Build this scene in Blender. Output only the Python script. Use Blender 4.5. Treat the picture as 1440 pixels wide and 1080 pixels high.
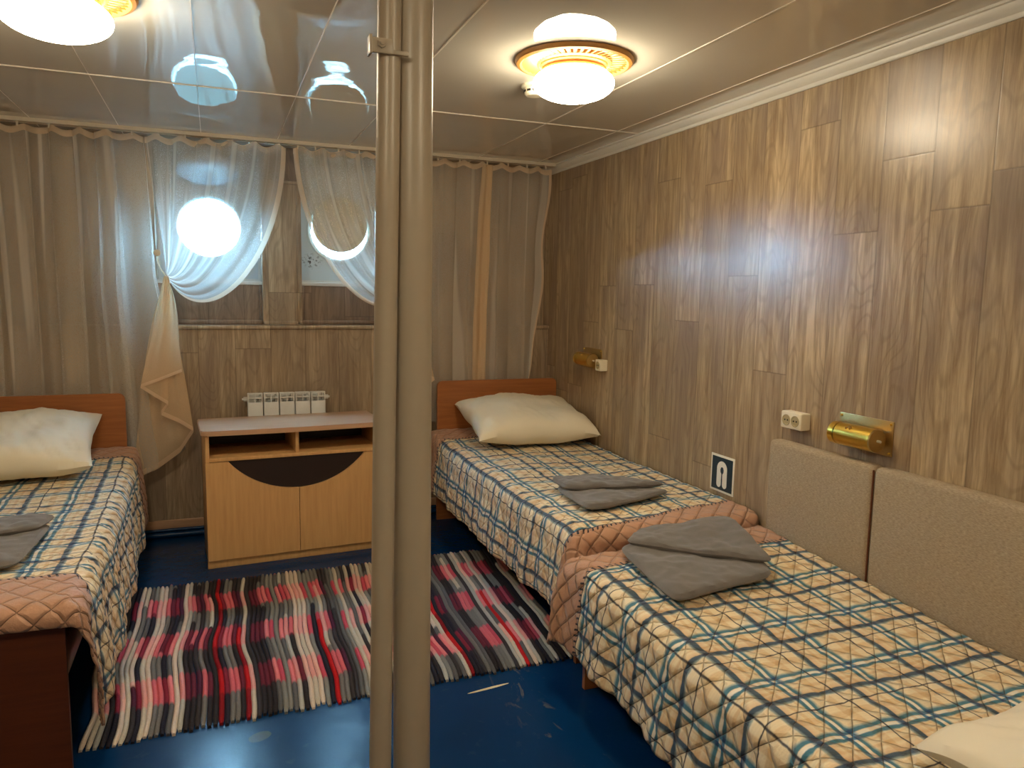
import bpy, bmesh, math, random
from math import pi, sin, cos, radians
from mathutils import Vector, Matrix, noise
random.seed(7)
for o in list(bpy.data.objects): bpy.data.objects.remove(o)
S = bpy.context.scene
COL = S.collection

# ------------------------------------------------------------------ camera
cd = bpy.data.cameras.new('camera'); cam = bpy.data.objects.new('camera', cd); COL.objects.link(cam)
cd.sensor_fit = 'HORIZONTAL'; cd.sensor_width = 36.0; cd.lens = 36.0*1060/1440; cd.clip_start = 0.02
RX = (0.93052584, -0.36580911, 0.01747441)      # camera right in world
DN = (-0.02758213, -0.1175815, -0.99268012)     # camera down
FW = (0.3651861, 0.92323252, -0.11950242)       # camera forward
m = Matrix(((RX[0], -DN[0], -FW[0], 0), (RX[1], -DN[1], -FW[1], 0), (RX[2], -DN[2], -FW[2], 1.45), (0, 0, 0, 1)))
cam.matrix_world = m
S.camera = cam
# ------------------------------------------------------------------ view + world
S.view_settings.view_transform = 'Standard'; S.view_settings.look = 'None'
S.view_settings.exposure = 0.45; S.view_settings.gamma = 1.0; S.view_settings.use_curve_mapping = False
SKY = 105.0; LAMP = 36.0
w = bpy.data.worlds.new('daylight'); S.world = w; w.use_nodes = True
wn = w.node_tree.nodes; wl = w.node_tree.links
tc = wn.new('ShaderNodeTexCoord'); sp = wn.new('ShaderNodeSeparateXYZ'); wl.new(tc.outputs['Generated'], sp.inputs[0])
rp = wn.new('ShaderNodeValToRGB'); wl.new(sp.outputs[2], rp.inputs[0])
cr = rp.color_ramp; cr.elements[0].position = 0.0; cr.elements[0].color = (0.5/SKY, 1.2/SKY, 1.5/SKY, 1)
cr.elements[1].position = 0.035; cr.elements[1].color = (0.34, 0.67, 1.0, 1)
bg = wn['Background']; wl.new(rp.outputs[0], bg.inputs[0]); bg.inputs[1].default_value = SKY

# ------------------------------------------------------------------ helpers: materials
class NT:
    def __init__(s, name):
        s.m = bpy.data.materials.new(name); s.m.use_nodes = True; s.t = s.m.node_tree
        s.b = s.t.nodes['Principled BSDF']; s.out = s.t.nodes['Material Output']
    def n(s, typ, ins=None, **kw):
        nd = s.t.nodes.new('ShaderNode'+typ)
        for k, v in kw.items(): setattr(nd, k, v)
        for k, v in (ins or {}).items(): s.set(nd, k, v)
        return nd
    def set(s, nd, k, v):
        if hasattr(v, 'is_output') or isinstance(v, bpy.types.NodeSocket): s.t.links.new(v, nd.inputs[k])
        else: nd.inputs[k].default_value = v
    def math(s, op, a, b=0.0, c=0.0):
        return s.n('Math', {0: a, 1: b, 2: c}, operation=op).outputs[0]
    def ramp(s, fac, els, interp='LINEAR'):
        nd = s.n('ValToRGB', {0: fac}); r = nd.color_ramp; r.interpolation = interp
        while len(r.elements) < len(els): r.elements.new(0.5)
        for e, (p, c) in zip(r.elements, els):
            e.position = p; e.color = (c, c, c, 1) if isinstance(c, (int, float)) else (*c, 1)
        return nd.outputs[0]
    def mix(s, f, a, b, bt='MIX'):
        nd = s.n('Mix', data_type='RGBA', blend_type=bt)
        for k, v in ((0, f), (6, a), (7, b)):
            if isinstance(v, tuple) and len(v) == 3: v = (*v, 1)
            s.set(nd, k, v)
        return nd.outputs[2]
    def xyz(s, vec):
        nd = s.n('SeparateXYZ', {0: vec}); return nd.outputs
    def comb(s, x, y, z): return s.n('CombineXYZ', {0: x, 1: y, 2: z}).outputs[0]
    def noise(s, vec, scale, detail=3, rough=.55, dist=0.0):
        return s.n('TexNoise', {'Vector': vec, 'Scale': scale, 'Detail': detail, 'Roughness': rough, 'Distortion': dist}).outputs[0]
    def bump(s, h, strength=.5, dist=.001):
        nd = s.n('Bump', {'Height': h, 'Strength': strength, 'Distance': dist}); s.t.links.new(nd.outputs[0], s.b.inputs['Normal'])
    def p(s, **kw):
        for k, v in kw.items():
            k = {'col': 'Base Color', 'rough': 'Roughness', 'metal': 'Metallic', 'spec': 'Specular IOR Level', 'sheen': 'Sheen Weight', 'coat': 'Coat Weight', 'coatr': 'Coat Roughness', 'ior': 'IOR'}[k]
            if isinstance(v, tuple) and len(v) == 3: v = (*v, 1)
            s.set(s.b, k, v)
        return s.m
def obco(t): return t.n('TexCoord').outputs['Object']
def srgb(r, g, b):
    f = lambda c: (c/255/12.92) if c/255 <= .04045 else ((c/255+.055)/1.055)**2.4
    return (f(r), f(g), f(b))
def plain(name, col, rough=.5, nscale=60, namp=.12, bump=.15, bd=.0005, **kw):
    t = NT(name); v = obco(t); n = t.noise(v, nscale)
    c = t.mix(t.math('MULTIPLY', n, namp), col, tuple(x*.55 for x in col))
    if bump: t.bump(n, bump, bd)
    return t.p(col=c, rough=rough, **kw)

def wood_panel(name, axis, c1, c2, c3, pw=.2, off=0.0, rough=.27):
    """laminate boards standing upright; axis = the horizontal axis (0 x, 1 y) they are counted along"""
    t = NT(name); v = obco(t); x = t.xyz(v); h = t.math('ADD', x[axis], off); z = x[2]
    k = t.math('FLOOR', t.math('DIVIDE', h, pw)); f = t.math('FRACT', t.math('DIVIDE', h, pw))
    rnd = t.n('TexWhiteNoise', {'W': k}, noise_dimensions='1D').outputs[0]
    zz = t.math('ADD', z, t.math('MULTIPLY', rnd, 1.3)); kz = t.math('FLOOR', t.math('DIVIDE', zz, 1.29)); fz = t.math('FRACT', t.math('DIVIDE', zz, 1.29))
    r2 = t.n('TexWhiteNoise', {'Vector': t.comb(k, kz, 3.7)}, noise_dimensions='3D').outputs[0]
    # three printed strips in every board
    k3 = t.math('FLOOR', t.math('DIVIDE', h, pw/3)); 
    hh = t.math('ADD', h, t.math('MULTIPLY', r2, 7.0))
    g = t.comb(t.math('MULTIPLY', hh, 1.0), 0.0, t.math('MULTIPLY', zz, .07))
    warp = t.noise(t.comb(hh, r2, t.math('MULTIPLY', zz, .35)), 5.0, 3)
    g2 = t.comb(t.math('ADD', hh, t.math('MULTIPLY', warp, .03)), r2, t.math('MULTIPLY', zz, .06))
    n1 = t.noise(g2, 42, 6, .7); n2 = t.noise(g2, 150, 3, .6); n3 = t.noise(t.comb(hh, r2, t.math('MULTIPLY', zz, .22)), 7, 3, .5)
    # cathedral grain
    ring = t.math('SINE', t.math('MULTIPLY', t.noise(t.comb(hh, r2, t.math('MULTIPLY', zz, .22)), 6.5, 1, .4), 95.0))
    base = t.mix(t.ramp(n1, [(.36, 0.0), (.62, 1.0)]), c1, c2)
    base = t.mix(t.math('MULTIPLY', t.ramp(n3, [(.42, 0.0), (.66, 1.0)]), .75), base, c3)
    base = t.mix(t.math('MULTIPLY', t.ramp(ring, [(.55, 0.0), (1.0, 1.0)]), .28), base, tuple(q*.55 for q in c1))
    base = t.mix(t.math('MULTIPLY', t.ramp(n2, [(.5, 0.0), (.75, 1.0)]), .3), base, tuple(q*.55 for q in c1))
    # knots
    vo = t.n('TexVoronoi', {'Vector': t.comb(hh, r2, t.math('MULTIPLY', zz, .33)), 'Scale': 3.4, 'Randomness': 1.0})
    kn = t.ramp(vo.outputs['Distance'], [(0.0, 1.0), (.035, .75), (.085, 0.0)])
    base = t.mix(t.math('MULTIPLY', kn, t.math('MULTIPLY', n1, 1.3)), base, tuple(q*.35 for q in c1))
    base = t.mix(t.math('MULTIPLY', r2, .38), base, tuple(q*.66 for q in c1))
    e = t.math('MINIMUM', f, t.math('SUBTRACT', 1.0, f)); ez = t.math('MINIMUM', fz, t.math('SUBTRACT', 1.0, fz))
    e = t.math('MINIMUM', t.math('MULTIPLY', e, pw), t.math('MULTIPLY', ez, 1.29))
    gap = t.ramp(e, [(0.0, 1.0), (.0012, .5), (.0024, 0.0)])
    base = t.mix(t.math('MULTIPLY', gap, .55), base, tuple(q*.3 for q in c1))
    t.bump(t.math('SUBTRACT', t.math('MULTIPLY', n2, .4), gap), .35, .0006)
    return t.p(col=base, rough=t.math('ADD', rough, t.math('MULTIPLY', n1, .08)), spec=.5, coat=.12, coatr=.2)

def veneer(name, c1, c2, rough=.35, ax=0, scale=60, tall=.06):
    t = NT(name); v = obco(t); x = t.xyz(v)
    q = [x[0], x[1], x[2]]; q[ax] = t.math('MULTIPLY', q[ax], tall)
    vec = t.comb(*q); n1 = t.noise(vec, scale, 4, .6, .3); n2 = t.noise(vec, 8, 2)
    c = t.mix(t.ramp(n1, [(.3, 0.0), (.7, 1.0)]), c1, c2); c = t.mix(t.math('MULTIPLY', n2, .25), c, tuple(i*.7 for i in c1))
    t.bump(n1, .12, .0004)
    return t.p(col=c, rough=rough)

def plaid_mat(name):
    """quilt: tan ends, tartan between; UV 'cloth' = metres across / along, UV 'seam' = distance past foot seam / before head seam"""
    t = NT(name)
    uv = t.xyz(t.n('UVMap', uv_map='cloth').outputs[0]); se = t.xyz(t.n('UVMap', uv_map='seam').outputs[0])
    uvv = t.comb(uv[0], uv[1], 0.0)
    wob = t.math('MULTIPLY', t.math('SUBTRACT', t.noise(uvv, 6, 2), .5), .022)
    P = .25
    u = t.math('FRACT', t.math('DIVIDE', t.math('ADD', uv[0], wob), P)); v = t.math('FRACT', t.math('DIVIDE', t.math('ADD', uv[1], wob), P))
    W = (1.0, 1.0, 1.0); B = (.06, .27, .56); Bl = (.40, .58, .80); N = (.05, .12, .28); K = (.07, .08, .12); T = (.90, .81, .70)
    def bands(a):
        return t.ramp(a, [(0.0, W), (.03, Bl), (.045, B), (.08, B), (.09, W), (.125, W), (.135, B), (.17, B), (.19, W), (.21, T), (.225, W),
                          (.27, W), (.285, T), (.315, T), (.33, W), (.42, (.86, .72, .62)), (.432, N), (.475, N), (.50, Bl), (.515, W), (.655, W), (.664, K), (.674, K), (.683, W), (.77, W), (.79, T), (.86, T), (.88, W)])
    def whites(a): return t.ramp(a, [(.085, 0.0), (.1, 1.0), (.125, 1.0), (.14, 0.0), (.505, 0.0), (.52, .5), (.54, 0.0)])
    base = t.mix(t.noise(uvv, 14, 3), srgb(252, 236, 202), srgb(242, 222, 182))
    wmx = t.math('MAXIMUM', whites(u), whites(v))
    c = t.mix(t.math('MULTIPLY', wmx, .85), base, srgb(246, 240, 228))
    c = t.mix(1.0, c, bands(u), 'MULTIPLY'); c = t.mix(1.0, c, bands(v), 'MULTIPLY')
    # fine woven side lines
    fine = t.math('MULTIPLY', t.ramp(t.math('FRACT', t.math('MULTIPLY', uv[1], 110.0)), [(0.0, 0.0), (.5, 1.0)]), .06)
    c = t.mix(fine, c, srgb(120, 100, 80))
    tan = t.mix(t.noise(uvv, 9, 3), srgb(200, 156, 126), srgb(182, 138, 112))
    ed = t.math('MINIMUM', se[0], se[1])
    c = t.mix(t.math('LESS_THAN', ed, 0.0), c, tan)
    # dark blanket stitches over the seam
    st = t.math('LESS_THAN', t.math('ABSOLUTE', t.math('ADD', ed, .007)), .010)
    da = t.math('LESS_THAN', t.math('FRACT', t.math('MULTIPLY', t.math('ADD', uv[0], t.math('MULTIPLY', uv[1], .35)), 48.0)), .34)
    c = t.mix(t.math('MULTIPLY', st, da), c, srgb(38, 30, 42))
    ln = t.math('LESS_THAN', t.math('ABSOLUTE', t.math('SUBTRACT', ed, .003)), .0022)
    c = t.mix(ln, c, srgb(48, 40, 56))
    # quilting stitch lines
    d1 = t.math('ABSOLUTE', t.math('SINE', t.math('MULTIPLY', t.math('ADD', uv[0], t.math('ADD', uv[1], wob)), pi/.085)))
    d2 = t.math('ABSOLUTE', t.math('SINE', t.math('MULTIPLY', t.math('ADD', t.math('SUBTRACT', uv[0], uv[1]), wob), pi/.085)))
    mn = t.math('MINIMUM', d1, d2); q = t.ramp(mn, [(0.0, 0.0), (.10, .55), (.5, 1.0)])
    c = t.mix(t.ramp(mn, [(0.0, .35), (.05, 0.0)]), c, srgb(170, 130, 92))
    wr = t.noise(uvv, 70, 3, .6)
    hgt = t.math('ADD', q, t.math('MULTIPLY', wr, .28))
    t.bump(hgt, 1.0, .009)
    return t.p(col=c, rough=.62, spec=.35, sheen=.15)

def sheer_mat(name, col, alpha, tr=.36):
    t = NT(name); v = obco(t); n = t.noise(v, 300, 2)
    d = t.n('BsdfDiffuse', {0: (*col, 1)}); s = t.n('BsdfTranslucent', {0: (*col, 1)})
    m1 = t.n('MixShader', {0: tr, 1: d.outputs[0], 2: s.outputs[0]})
    tp = t.n('BsdfTransparent', {0: (1, 1, 1, 1)})
    dn = t.n('Attribute', attribute_name='dens').outputs['Fac']
    a = t.math('ADD', alpha-.06, t.math('MULTIPLY', n, .12)); a = t.math('ADD', a, t.math('MULTIPLY', dn, .5), )
    m2 = t.n('MixShader', {0: a, 1: tp.outputs[0], 2: m1.outputs[0]})
    t.t.links.new(m2.outputs[0], t.out.inputs[0]); t.t.nodes.remove(t.b)
    return t.m

M = {}
WC = (srgb(148, 122, 90), srgb(204, 180, 142), srgb(140, 120, 104))
M['wall_r'] = wood_panel('laminate_right', 1, *WC, off=.016)
M['wall_b'] = wood_panel('laminate_back', 0, srgb(150, 128, 102), srgb(196, 174, 144), srgb(136, 116, 100), off=.09)
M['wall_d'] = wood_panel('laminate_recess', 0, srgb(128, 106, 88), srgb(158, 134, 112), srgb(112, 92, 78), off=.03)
def ceiling_mat():
    t = NT('gloss_ceiling_panel'); v = obco(t); x = t.xyz(v)
    n = t.noise(t.comb(x[0], t.math('MULTIPLY', x[1], .8), 0.0), 2.6, 1, .4)
    n2 = t.noise(v, 9, 1, .4)
    yy = t.math('MINIMUM', t.math('MAXIMUM', x[1], 2.55), 4.55)      # panels belly down before the window wall
    sag = t.math('MULTIPLY', t.math('COSINE', t.math('MULTIPLY', t.math('SUBTRACT', yy, 2.55), pi/2.0)), -.045*2.0/pi)
    hh = t.math('MULTIPLY', t.math('ADD', n, t.math('MULTIPLY', n2, .10)), .006)
    t.bump(t.math('ADD', hh, sag), 1.0, 1.0)
    return t.p(col=srgb(208, 202, 188), rough=.015, ior=3.0)
M['ceil'] = ceiling_mat()
M['seam'] = plain('seam_strip', srgb(225, 215, 198), .3, bump=0)
M['corn'] = plain('white_plastic_moulding', srgb(222, 218, 208), .35)
def floor_mat():
    t = NT('blue_floor_paint'); v = obco(t); x = t.xyz(v)
    n = t.noise(v, 2.2, 4, .6); n2 = t.noise(v, 14, 4, .6); n3 = t.noise(v, 90, 2)
    c = t.mix(n, srgb(6, 40, 78), srgb(8, 54, 98))
    c = t.mix(t.math('MULTIPLY', t.ramp(n2, [(.62, 0.0), (.74, 1.0)]), .22), c, srgb(70, 92, 100))
    # worn scratches in a band and the bare patches
    sc = t.noise(t.comb(t.math('MULTIPLY', x[0], 1.0), t.math('MULTIPLY', x[1], .35), 0.0), 11, 5, .7, 1.5)
    band = t.ramp(t.math('ABSOLUTE', t.math('SUBTRACT', x[0], 1.02)), [(0.0, 1.0), (.12, 0.0)])
    c = t.mix(t.math('MULTIPLY', t.math('MULTIPLY', t.ramp(sc, [(.57, 0.0), (.64, 1.0)]), band), .55), c, srgb(120, 112, 88))
    def spot(cx, cy, rx, ry, rot=0.0):
        dx = t.math('SUBTRACT', x[0], cx); dy = t.math('SUBTRACT', x[1], cy)
        a = t.math('ADD', t.math('MULTIPLY', dx, cos(rot)/rx), t.math('MULTIPLY', dy, sin(rot)/rx))
        b = t.math('ADD', t.math('MULTIPLY', dx, -sin(rot)/ry), t.math('MULTIPLY', dy, cos(rot)/ry))
        r = t.math('ADD', t.math('ADD', t.math('MULTIPLY', a, a), t.math('MULTIPLY', b, b)), t.math('MULTIPLY', t.math('SUBTRACT', n2, .5), 1.1))
        return t.math('LESS_THAN', r, 1.0)
    c = t.mix(spot(.905, 2.470, .085, .0065, .12), c, srgb(214, 200, 158))
    c = t.mix(spot(.10, 2.435, .036, .026, .4), c, srgb(66, 76, 80))
    t.bump(t.math('ADD', n2, t.math('MULTIPLY', n3, .12)), .30, .004)
    return t.p(col=c, rough=t.math('ADD', .14, t.math('MULTIPLY', n2, .16)), spec=.15)
M['floor'] = floor_mat()
M['bedwood'] = veneer('cherry_laminate', srgb(150, 92, 50), srgb(178, 112, 62), .32, 0)
M['beddark'] = veneer('dark_cherry_laminate', srgb(92, 46, 22), srgb(112, 58, 28), .4, 0)
M['beech'] = veneer('beech_laminate', srgb(204, 158, 102), srgb(220, 176, 118), .42, 2)
M['beechtop'] = veneer('beech_laminate_top', srgb(190, 150, 118), srgb(206, 166, 132), .30, 0)
M['blk'] = plain('dark_brown_back_panel', srgb(38, 26, 22), .45)
M['quilt'] = plaid_mat('tartan_quilt')
M['pillow'] = plain('pillow_cotton', srgb(236, 226, 202), .8, 14, .05, .25, .004)
def fleece(name, c):
    t = NT(name); v = obco(t); n = t.noise(v, 220, 3, .7); n2 = t.noise(v, 26, 3)
    cc = t.mix(n2, c, tuple(i*1.35 for i in c)); cc = t.mix(t.math('MULTIPLY', n, .35), cc, tuple(i*.5 for i in c))
    t.bump(t.math('ADD', n, n2), .8, .002); return t.p(col=cc, rough=.95, sheen=.35, spec=.1)
M['fleece'] = fleece('grey_fleece', srgb(112, 107, 103))
def uph():
    t = NT('woven_upholstery'); v = obco(t); x = t.xyz(v)
    n = t.noise(t.comb(x[0], t.math('MULTIPLY', x[1], .22), x[2]), 420, 2, .6); n2 = t.noise(v, 5, 2)
    c = t.mix(t.ramp(n, [(.3, 0.0), (.7, 1.0)]), srgb(150, 132, 108), srgb(190, 172, 144)); c = t.mix(t.math('MULTIPLY', n2, .2), c, srgb(130, 110, 94))
    t.bump(n, .5, .001); return t.p(col=c, rough=.85, spec=.2)
M['uph'] = uph()
M['brass'] = plain('brushed_brass', srgb(236, 196, 88), .30, 120, .25, .1, metal=1.0)
M['brassd'] = plain('brass_backplate', srgb(200, 170, 110), .38, 120, .25, .1, metal=1.0)
M['dark'] = plain('dark_slot', srgb(22, 16, 12), .6)
M['cream'] = plain('cream_plastic', srgb(232, 222, 196), .35, bump=0)
M['white'] = plain('white_paint', srgb(226, 226, 222), .3)
def hull_mat():
    t = NT('white_hull_paint'); v = obco(t); x = t.xyz(v); n = t.noise(v, 60, 4, .7)
    dx = t.math('DIVIDE', t.math('SUBTRACT', x[0], .585), .075); dz = t.math('DIVIDE', t.math('SUBTRACT', x[2], 1.63), .055)
    r = t.math('ADD', t.math('MULTIPLY', dx, dx), t.math('MULTIPLY', dz, dz))
    f = t.math('MULTIPLY', t.ramp(r, [(0.0, 1.0), (1.0, 0.0)]), t.ramp(n, [(.52, 0.0), (.60, 1.0)]))
    return t.p(col=t.mix(f, srgb(205, 212, 216), srgb(44, 38, 30)), rough=.28)
M['hull'] = hull_mat()
M['pipe'] = plain('cream_pipe_paint', srgb(170, 158, 138), .34, 20, .22, .12, .002)
M['gold'] = plain('gold_louvre', srgb(176, 124, 58), .45, bump=0, metal=.0)
M['sign_w'] = plain('sign_white', srgb(235, 232, 220), .4, bump=0)
M['sign_b'] = plain('sign_teal', srgb(20, 44, 58), .4, bump=0)
M['sheer'] = sheer_mat('sheer_voile', srgb(246, 240, 230), .29)
M['sheer2'] = sheer_mat('sheer_peach_voile', srgb(246, 220, 184), .52)
M['tape'] = sheer_mat('curtain_header_tape', srgb(240, 216, 186), .72)
M['rail'] = plain('rail_plastic', srgb(214, 202, 180), .4, bump=0)
def emi(name, col, st):
    t = NT(name); e = t.n('Emission', {0: (*col, 1), 1: st}); t.t.links.new(e.outputs[0], t.out.inputs[0]); t.t.nodes.remove(t.b); return t.m
M['dome'] = emi('lit_glass_dome', (1.0, .86, .62), LAMP)
def thin_glass():
    t = NT('port_glass'); g = t.n('BsdfGlossy', {0: (1, 1, 1, 1), 1: .02}); p = t.n('BsdfTransparent', {0: (.93, .97, .98, 1)})
    mm = t.n('MixShader', {0: .06, 1: p.outputs[0], 2: g.outputs[0]}); t.t.links.new(mm.outputs[0], t.out.inputs[0]); t.t.nodes.remove(t.b); return t.m
M['glass'] = thin_glass()
def rug_mat():
    t = NT('rag_weave'); a = t.n('VertexColor', layer_name='rag').outputs[0]; v = obco(t); x = t.xyz(v)
    cr_ = t.noise(t.comb(x[0], t.math('MULTIPLY', x[1], 3.0), x[2]), 55, 3, .6)
    c = t.mix(t.math('MULTIPLY', cr_, .35), a, t.mix(1.0, a, (.35, .35, .35), 'MULTIPLY'))
    t.bump(t.math('ADD', cr_, t.noise(v, 180, 2)), .7, .004)
    return t.p(col=c, rough=.9, spec=.15)
M['rug'] = rug_mat()

# ------------------------------------------------------------------ helpers: meshes
def link(name, bm, mat, parent=None, smooth=True, loc=(0, 0, 0), rot=None):
    me = bpy.data.meshes.new(name); bmesh.ops.recalc_face_normals(bm, faces=bm.faces) if smooth != 'raw' else None
    bm.to_mesh(me); bm.free()
    o = bpy.data.objects.new(name, me); COL.objects.link(o)
    me.materials.append(M[mat] if isinstance(mat, str) else mat)
    if smooth: 
        for p in me.polygons: p.use_smooth = True
        try: me.set_sharp_from_angle(angle=radians(38))
        except Exception: pass
    o.location = loc
    if rot: o.rotation_euler = rot
    if parent: o.parent = parent
    return o
def box(bm, x0, x1, y0, y1, z0, z1, bev=0.0, seg=2):
    r = bmesh.ops.create_cube(bm, size=1.0); vs = r['verts']
    bmesh.ops.scale(bm, vec=(x1-x0, y1-y0, z1-z0), verts=vs); bmesh.ops.translate(bm, vec=((x0+x1)/2, (y0+y1)/2, (z0+z1)/2), verts=vs)
    if bev:
        es = list({e for v in vs for e in v.link_edges})
        bmesh.ops.bevel(bm, geom=es, offset=bev, segments=seg, affect='EDGES', profile=.5)
def mbox(*a, **k):
    bm = bmesh.new(); box(bm, *a, **k); return bm
def cyl(bm, p0, p1, r0, r1=None, seg=32, caps=True):
    r1 = r0 if r1 is None else r1; p0 = Vector(p0); p1 = Vector(p1); d = p1-p0
    q = d.to_track_quat('Z', 'Y').to_matrix().to_4x4(); q.translation = (p0+p1)/2
    return bmesh.ops.create_cone(bm, cap_ends=caps, segments=seg, radius1=r0, radius2=r1, depth=d.length, matrix=q)['verts']
def lathe(bm, prof, seg=48, c=(0, 0, 0)):
    rings = []
    for r, z in prof:
        if r < 1e-5: rings.append([bm.verts.new((c[0], c[1], c[2]+z))])
        else: rings.append([bm.verts.new((c[0]+r*cos(2*pi*i/seg), c[1]+r*sin(2*pi*i/seg), c[2]+z)) for i in range(seg)])
    for a, b in zip(rings, rings[1:]):
        for i in range(seg):
            j = (i+1) % seg
            if len(a) == 1: bm.faces.new((a[0], b[i], b[j]))
            elif len(b) == 1: bm.faces.new((a[i], a[j], b[0]))
            else: bm.faces.new((a[i], a[j], b[j], b[i]))
def prism(bm, pts, z0, z1, mapf):
    """outline pts (u,v) extruded between z0 and z1; mapf(u,v,w)->xyz"""
    a = [bm.verts.new(mapf(u, v, z0)) for u, v in pts]; b = [bm.verts.new(mapf(u, v, z1)) for u, v in pts]
    bm.faces.new(a); bm.faces.new(list(reversed(b)))
    for i in range(len(pts)):
        j = (i+1) % len(pts); bm.faces.new((a[i], b[i], b[j], a[j]))
def grid(bm, nu, nv, f, dens=None):
    lay = bm.verts.layers.float.new('dens') if dens else None      # how tightly the voile is gathered at each point of the cloth
    g = [[bm.verts.new(f(i/(nu-1), j/(nv-1))) for j in range(nv)] for i in range(nu)]
    if dens:
        for i in range(nu):
            for j in range(nv): g[i][j][lay] = dens(i/(nu-1), j/(nv-1))
    for i in range(nu-1):
        for j in range(nv-1): bm.faces.new((g[i][j], g[i+1][j], g[i+1][j+1], g[i][j+1]))
    return g
def nz(x, y, z=0.0): return noise.noise(Vector((x, y, z)))
def empty(name, loc=(0, 0, 0), rot=(0, 0, 0)):
    o = bpy.data.objects.new(name, None); COL.objects.link(o); o.location = loc; o.rotation_euler = rot; o.empty_display_size = .1; return o
def tag(o, label, cat, group=None, kind=None):
    o['label'] = label; o['category'] = cat
    if group: o['group'] = group
    if kind: o['kind'] = kind
    return o
def struct(o): o['kind'] = 'structure'; return o
def copy_tree(o, parent=None):
    c = o.copy(); COL.objects.link(c); c.parent = parent
    for ch in [x for x in bpy.data.objects if x.parent == o]: copy_tree(ch, c)
    return c

# ------------------------------------------------------------------ the room
XL, XR, YB, YF, ZC = -1.30, 2.12, 4.71, -0.75, 2.289
struct(link('floor', mbox(XL-.1, XR+.1, YF-.1, 5.12, -.05, 0), 'floor', smooth=False))
bm = bmesh.new(); box(bm, XL-.1, XR+.1, YF-.1, 5.12, ZC, ZC+.05)
struct(link('ceiling', bm, 'ceil', smooth=False))
struct(link('wall_right', mbox(XR, XR+.08, YF, 5.06, 0, ZC), 'wall_r', smooth=False))
struct(link('wall_left', mbox(XL-.08, XL, YF, 5.06, 0, ZC), 'wall_r', smooth=False))
struct(link('wall_front', mbox(XL, XR, YF-.08, YF, 0, ZC), 'wall_b', smooth=False))
struct(link('wall_back', mbox(XL, XR, YB, 5.06, 0, 1.225), 'wall_b', smooth=False))
# upper back wall stands further back, with two niches for the portholes
N1 = (-.30, .275); N2 = (.505, 1.02); ZN = 1.495; YU = 4.80; YP = 4.97
bm = bmesh.new()
box(bm, XL, N1[0], YU, 5.06, 1.225, ZC); box(bm, N2[1], XR, YU, 5.06, 1.225, ZC)
struct(link('wall_back_upper', bm, 'wall_b', smooth=False))
struct(link('wall_back_pier', mbox(N1[1], N2[0], YU, 5.06, 1.225, 2.08), 'wall_b', smooth=False))
struct(link('wall_back_pier_top', mbox(N1[1]-.0, N2[0], YU+.03, 5.06, 2.08, ZC), 'wall_d', smooth=False))
bm = bmesh.new()
for a, b in (N1, N2): box(bm, a, b, YU+.05, 5.06, 1.225, ZN-.02)
struct(link('wall_back_recess', bm, 'wall_d', smooth=False))
k = 1
bm = bmesh.new(); box(bm, XL, XR, YB-.018, YU+.0, 1.214, 1.236, bev=.004)
struct(link('trim_%d' % k, bm, 'wall_b')); k += 1
# thin wooden mouldings round pier and recess panels
bm = bmesh.new()
for x0, x1 in ((N1[1], N1[1]+.012), (N2[0]-.028, N2[0]-.012)): box(bm, x0, x1, YU-.010, YU, 1.236, 2.09, bev=.002)
box(bm, N1[1], N2[0], YU-.010, YU, 1.236, 1.256, bev=.002); box(bm, N1[1], N2[0], YU-.012, YU+.03, 2.075, 2.092, bev=.002)
struct(link('trim_%d' % k, bm, 'wall_b')); k += 1
bm = bmesh.new()
for a, b in (N1, N2):
    box(bm, a, b, YU+.034, YU+.05, 1.236, 1.262, bev=.003); box(bm, a, a+.018, YU+.034, YU+.05, 1.262, ZN-.02, bev=.003); box(bm, b-.018, b, YU+.034, YU+.05, 1.262, ZN-.02, bev=.003)
struct(link('trim_%d' % k, bm, 'wall_d')); k += 1
# cornice on the right and left walls
for s, xx in ((-1, XR), (1, XL)):
    bm = bmesh.new()
    pr = [(0, 0), (0, -.052), (.006, -.052), (.010, -.046), (.010, -.038), (.020, -.030), (.028, -.018), (.030, -.010), (.038, -.008), (.038, 0)]
    prism(bm, pr, YF, YU, lambda u, v, y: (xx+s*u, y, ZC+v))
    struct(link('trim_%d' % k, bm, 'corn')); k += 1
# ceiling joint strips
for x, wd in ((-.84, .002), (-.44, .003), (-.04, .003), (.36, .003), (.76, .005), (1.56, .006), (1.96, .003)):
    struct(link('trim_%d' % k, mbox(x-wd/2, x+wd/2, YF, 4.79, ZC-.002, ZC), 'seam', smooth=False)); k += 1
struct(link('trim_%d' % k, mbox(XL, XR-.03, 3.535, 3.545, ZC-.0035, ZC), 'seam', smooth=False)); k += 1
struct(link('baseboard_back', mbox(XL, XR, YB-.014, YB, .048, .10, bev=.004), 'beechtop'))
bm = bmesh.new(); cyl(bm, (XL, YB-.03, .018), (XR, YB-.03, .018), .016); cyl(bm, (XL, YB-.016, .042), (XR, YB-.016, .042), .010)
tag(link('floor_pipe', bm, M['floor']), 'blue painted pipes running along the floor under the back wall', 'pipe')

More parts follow.
